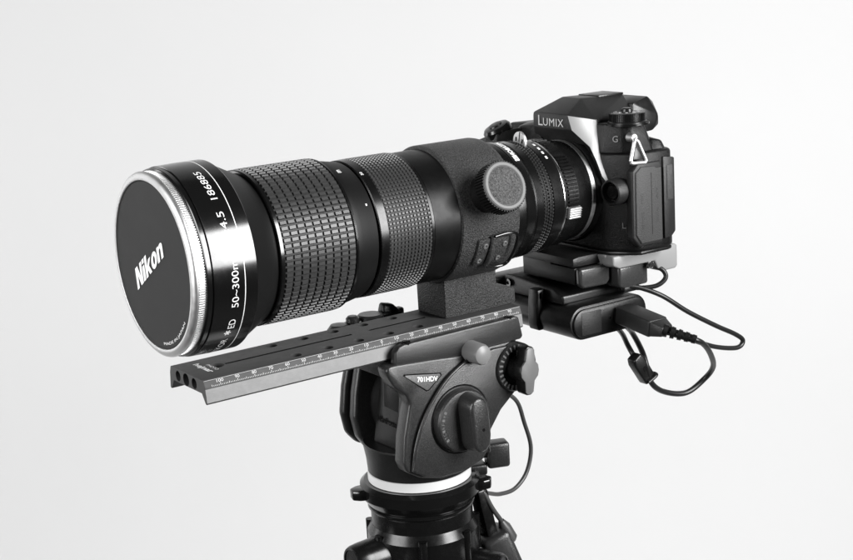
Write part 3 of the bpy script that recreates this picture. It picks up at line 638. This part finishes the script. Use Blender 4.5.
hull('cover_panel', [(138.2, -12.5, -86), (138.2, 4.5, -86), (136.0, -12.5, -109), (135.6, 2.8, -108), (140, -12.5, -86), (140, 4.5, -86), (138, -12.5, -109), (138, 4.5, -108)], 'castdark', dh, b=0.4)
text('maker_lettering', 'Manfrotto', 'lens', dh, (133.75, 8.2, -117.4), (0.05, -1, -0.04), (0.12, 0, 1), w=19, h=3.8, bold=0.03)
prism('front_rib', [(134.5, -86), (131.5, -110), (128.5, -131), (137, -131), (142, -86)], 'y', -21.6, -17.0, 'castdark', hdv, b=1.0)
# logo recess
prism('plate_groove', [(127.8, -80.6), (128.6, -79.9), (153.4, -84.2), (153.9, -86.0), (144.6, -92.9), (142.6, -92.9)], 'y', -31.35, -30.5, 'lens', hdv, b=0)
prism('name_plate', [(128.7, -81.2), (129.6, -80.7), (152.6, -84.7), (153.0, -85.9), (144.2, -92.2), (142.9, -92.2)], 'y', -31.65, -30.5, 'castlight', hdv, b=0.25)
bm = bmesh.new()
add_text(bm, '701HDV', flat_map((137.0, -31.72, -86.2), (1, 0, -0.17), (0.0, 0, 1)), 14.0, 3.0, bold=0.02)
fin('model_lettering', bm, 'print', hdv, smooth=False, recalc=False)
# tilt friction knob
KO = (163.4, 0, -113.6); KA = (0, -1, 0)
kb = lathe('tilt_knob', [(33.0, 19.6), (33.75, 19.6), (33.75, 18.7), (34.4, 18.5), (37.2, 18.3), (38.4, 17.4), (38.6, 16), (38.6, 0)], 'cast', hdv, axis=KA, o=KO, seg=96)
lathe('knob_groove', [(33.66, 18.6), (33.8, 19.9), (33.66, 20.4)], 'lens', kb, axis=KA, o=KO, seg=96)
gm = Matrix.Translation((166.0, -38, -114.0)) @ Matrix.Rotation(R(-4), 4, 'Y')
gb = [(-6.6, -12), (-5.0, -16.0), (-1.6, -18), (2, -17.8), (5.6, -14.5), (7.0, -8), (7.0, 8), (5.6, 14.5), (2, 17.6), (-1.6, 17.8), (-5.0, 15.8), (-6.6, 12)]
bm = add_prism(bmesh.new(), gb, 'y', 1.0, -12.5, s1=0.90)
for v_ in bm.verts: v_.co = gm @ v_.co
gr = fin('knob_handle', bev(bm, 1.8, 3, 12), 'cast', kb)
lathe('handle_screw', [(0, 1.0), (0.15, 1.0), (0.15, 0)], 'lens', gr, axis=KA, o=(167.2, -50.45, -117), seg=20)
bm = bmesh.new()
for k in range(9):
    a = R(150 + k*8); add_text(bm, '-+-FRICTI'[k], lambda u, v: Vector((163.4 + (14.6+v)*math.cos(a) + (u-0.8)*math.sin(a), -38.66, -113.6 + (14.6+v)*math.sin(a) - (u-0.8)*math.cos(a))), 1.5, 1.9)
fin('knob_lettering', bm, 'castlight', kb, smooth=False, recalc=False)
# plate holder
prism('plate_bed', [(122, -73), (122, -83), (131, -86), (207, -88), (213, -82), (213, -73)], 'y', -25, 30, 'castdark', hdv, b=1.2)
rail = [(123.8, -74.2), (124.6, -67.0), (127.5, -64.2), (131, -63.4), (209.5, -62.6), (211.6, -63.6), (214.2, -75.4), (212.5, -77.0), (190, -77.0), (186, -78.5), (174, -78.6), (166, -80.6), (147, -77.5), (128, -76.0)]
prism('near_rail', rail, 'y', -30.2, -25.2, 'cast', hdv, b=1.0, seg=3, ang=12)
box('far_rail', 126, 212, 20.8, 28, -78, -62.8, 'castdark', hdv, b=1.2)
lathe('lock_lever_boss', [(-70, 8), (-60.6, 8), (-59.8, 7), (-59.8, 0)], 'cast', hdv, axis=(0, 0, 1), o=(148, 31, 0), seg=48)
lathe('lever_pivot', [(-70, 4), (-60.0, 4), (-58.6, 2.6), (-58.4, 0)], 'cast', hdv, axis=(0, 0, 1), o=(135.5, 31, 0), seg=32)
lathe('lever_end', [(-72, 6.5), (-64.0, 6.5), (-62.0, 5), (-61.4, 0)], 'cast', hdv, axis=(0, 0, 1), o=(126, 31, 0), seg=32)
hull('lock_lever', [(120, 30, -64), (120, 36, -64), (150, 28, -60.5), (150, 37, -60.5), (172, 30, -60), (172, 36, -60), (120, 30, -68), (120, 36, -68), (172, 30, -67), (172, 36, -67)], 'castdark', hdv, b=1.5, seg=3)
hull('lever_tip', [(156, 29, -61), (156, 36, -61), (169, 28, -62), (169, 37, -62), (157, 30, -55), (157, 35, -55), (164, 30, -56.5), (164, 35, -56.5)], 'castdark', hdv, b=1.2, seg=3)
for x_ in (133.5, 205.5):
    lathe('rail_screw', [(-64.5, 2.6), (-62.4, 2.6), (-62.1, 2.0), (-62.1, 0)], 'gloss', hdv, axis=(0, 0, 1), o=(x_, -27.6, 0), seg=24)
# release button, counterbalance dial
lathe('safety_button', [(29, 6.3), (40.5, 6.1), (42.6, 5.3), (43.6, 3.6), (43.8, 0)], 'lightgrey', hdv, axis=KA, o=(175.5, 0, -76.4), seg=48)
DO = (205.0, 0, -91.5)
dd = lathe('balance_dial', [(30, 14.6), (34.2, 14.6), (35.0, 13.8), (35.0, 10.4), (34.0, 10.0), (34.0, 0)], 'castdark', hdv, axis=KA, o=DO, seg=72)
for k in range(26):
    a = 2*math.pi*k/26
    mx = Matrix.Translation((DO[0]+12.1*math.cos(a), -35.1, DO[2]+12.1*math.sin(a))) @ Matrix.Rotation(-a, 4, 'Y')
    box('dial_tooth', -1.4, 1.4, -0.45, 0.8, -0.62, 0.62, 'castlight', dd, b=0.2, seg=1, mx=mx)
lathe('dial_hub', [(33.5, 7.2), (44, 6.6), (44, 0)], 'plastic', dd, axis=KA, o=DO, seg=48)
wing = [(-3.6, -6.5), (-3.0, -13.2), (-1.5, -14.4), (1.5, -14.4), (3.0, -13.2), (3.8, -6.2), (6.4, -3.4), (7.0, 0), (6.4, 3.4), (3.8, 6.2), (3.0, 13.2), (1.5, 14.4), (-1.5, 14.4), (-3.0, 13.2), (-3.6, 6.5), (-6.4, 3.4), (-7.0, 0), (-6.4, -3.4)]
wm = Matrix.Translation((DO[0], 0, DO[2])) @ Matrix.Rotation(R(4), 4, 'Y')
bm = add_prism(bmesh.new(), wing, 'y', -38.5, -46.5)
for v_ in bm.verts: v_.co = wm @ v_.co
wk = fin('wing_knob', bev(bm, 0.7, 2), 'plastic', dd)
bm = add_prism(bmesh.new(), [(x*0.93, z*0.95) for x, z in wing], 'y', -46.2, -47.2)
for v_ in bm.verts: v_.co = wm @ v_.co
fin('wing_face', bev(bm, 0.4, 2), 'greyplast', wk)
# pan locks
lathe('pan_lock_stem', [(20, 4), (44, 4)], 'castdark', hdv, axis=(0.93, -0.37, 0), o=(AX, AY, -146), seg=24)
pmx = Matrix.Translation((AX, AY, -146.5)) @ Matrix.Rotation(math.atan2(-0.37, 0.93), 4, 'Z')
bm = add_box(bmesh.new(), 41, 55.0, -5.5, 5.5, -9.6, 6.0, pmx); fin('pan_lock_knob', bev(bm, 2.0, 3), 'cast', hdv)
bm = add_box(bmesh.new(), 26, 41, -4, 7, -13.5, -6.5, pmx); fin('pan_drag_lever', bev(bm, 1.6, 3), 'castdark', hdv)
hull('side_fin', [(182, -31, -128), (192, -20, -124), (186, -31, -141), (198, -14, -141), (180, -10, -128), (180, -10, -143)], 'cast', hdv, b=1.2)

# ================================================================== tripod
FL = -ZOFF
tp = thing('tripod', 'black tripod with bowl clamp, ribbed collar and spread legs under the head', 'tripod', (AX, AY, FL))
tz = dict(axis=(0, 0, 1), o=(AX, AY, 0), seg=128)
lathe('bowl_clamp', [(-155.1, 0), (-155.1, 33.2), (-156.9, 35.4), (-157.3, 35.8), (-163.4, 35.8), (-163.9, 35.5), (-169.2, 31.6), (-169.6, 30.9)], 'gloss', tp, axis=(0, 0, 1), o=(AX, AY, 0), seg=128, sharp=18)
lathe('clamp_bead', [(-169.4, 0), (-169.4, 31.0), (-170.0, 31.9), (-171.2, 32.0), (-172.2, 31.2), (-172.8, 30.2), (-172.8, 0)], 'gloss', tp, axis=(0, 0, 1), o=(AX, AY, 0), seg=128, sharp=50)
lathe('neck', [(-172.5, 0), (-172.5, 29.8), (-173.2, 30.4), (-182.0, 30.4), (-182.4, 30.0), (-182.4, 0)], 'satin', tp, **tz)
lathe('collar', [(-181.6, 0), (-181.6, 30.5), (-186.4, 32.8), (-187.0, 33.1), (-206, 33.2), (-208, 31.5), (-208, 0)], 'satin', tp, axis=(0, 0, 1), o=(AX, AY, 0), seg=128, sharp=14)
for k in range(7):
    a = R(-176 + k*360/7); rr = Vector((math.cos(a), math.sin(a), 0)); p0 = Vector((AX, AY, 0)) + rr*32.6
    tube('collar_rib', [p0 + Vector((0, 0, -184.6)), p0 + Vector((0, 0, -185.6)), p0 + Vector((0, 0, -206))], lambda t: 2.6 if t > 0.1 else 1.4 + 12*t, 'satin', tp, seg=14)
lathe('crown', [(-207.5, 0), (-207.5, 34), (-210, 36), (-236, 36), (-240, 34), (-240, 0)], 'castdark', tp, **tz)
for (deg, zz) in ((163, 0), (-42, 1), (60, 0)):
    a = R(deg); mx = Matrix.Translation((AX, AY, -160.0)) @ Matrix.Rotation(a, 4, 'Z')
    bm = add_prism(bmesh.new(), [(30, 7.5), (38.5, 6.0), (42.5, 3.0), (42.5, -3.0), (38.5, -6.0), (30, -7.5)], 'z', -3.2, 2.6)
    for v_ in bm.verts: v_.co = mx @ v_.co
    fin('clamp_lug', bev(bm, 0.9, 2), 'gloss', tp)
# lever barrel pointing out to the near left
for deg in (180, 300, 60):
    hb = Vector((math.cos(R(deg)), math.sin(R(deg)), 0))
    lb = lathe('leg_hinge', [(25, 12.0), (44, 11.2), (49, 10.6), (50.6, 9.8), (50.8, 8.6), (50.2, 8.4), (50.2, 2.4), (49.4, 2.2), (49.4, 0)], 'satin', tp, axis=hb, o=(AX, AY, -197 if deg == 180 else -210), seg=48)
# legs
for deg, nm in ((345, 0), (75, 1), (222, 2)):
    a = R(deg); out = Vector((math.cos(a), math.sin(a), 0)); tan = Vector((-out.y, out.x, 0))
    top = Vector((AX, AY, -224)) + out*52; bot = Vector((AX, AY, FL)) + out*430
    dd_ = (bot-top).normalized()
    def obox(name, t0, t1, w_, d_, m_, par, b_=2.0):
        nrm = tan.cross(dd_)
        bm = bmesh.new(); L = (bot-top).length
        vs = [bm.verts.new(top + dd_*t + tan*sx*w_ + nrm*sy*d_) for t in (t0, t1) for sx in (-1, 1) for sy in (-1, 1)]
        for f in ((0, 1, 3, 2), (4, 6, 7, 5), (0, 4, 5, 1), (2, 3, 7, 6), (0, 2, 6, 4), (1, 5, 7, 3)): bm.faces.new([vs[i] for i in f])
        return fin(name, bev(bm, b_, 3), m_, par)
    L = (bot-top).length
    lo = obox('leg', -26, 46, 10.5, 9.5, 'cast', tp, 4)
    for sx in (-1, 1):
        tube('upper_tube', [top + dd_*30 + tan*sx*9, top + dd_*L*0.5 + tan*sx*9], 7.5, 'satin', lo, raw=True, seg=20)
    obox('leg_lock', L*0.5-30, L*0.5+20, 20, 13, 'plastic', lo, 4)
    tube('lower_tube', [top + dd_*L*0.45, top + dd_*(L-12)], 9, 'satin', lo, raw=True, seg=20)
    lathe('foot', [(-28, 0), (-28, 10), (-8, 14), (-1, 14), (0, 12), (0, 0)], 'rubber', lo, axis=(0, 0, 1), o=bot + Vector((0, 0, 0)) if False else Vector((bot.x, bot.y, FL)) + Vector((0, 0, 28)), seg=24)
# dark strap plate beside the collar
hull('leg_bracket', [(187.0, -14, -170), (194.5, -14, -170), (186, -6, -170), (193, -6, -170), (194.5, -14, -208), (202.5, -14, -208), (194, -4, -208), (201, -4, -208)], 'satin', tp, b=1.0)

# ================================================================== remote cable of the head
rc = thing('remote_cable', 'thin grey cable drooping from the head in a wide loop to the tripod leg', 'cable', (225, 5, -215))
tube('loop', [(206, -2, -108), (222, 4, -118), (236.5, 8, -129.5), (243, 10, -145), (247.5, 10, -163), (242.5, 9, -178), (231, 7, -185.5), (217, 4, -184.5), (206, 0, -180), (198, -4, -176)], 1.35, 'cablegrey', rc, n=10)
tube('tail', [(190, -11, -168), (192.5, -13, -173), (197, -14, -183), (203, -14, -192.5), (207.5, -14, -200)], 1.5, 'cablegrey', rc, n=10)
lathe('strain_relief', [(-7, 2.0), (-2, 4.0), (7, 4.4), (9, 3.0), (9, 0)], 'cablegrey', rc, axis=(0.42, -0.05, -0.9), o=(206.5, -14, -199.5), seg=24)
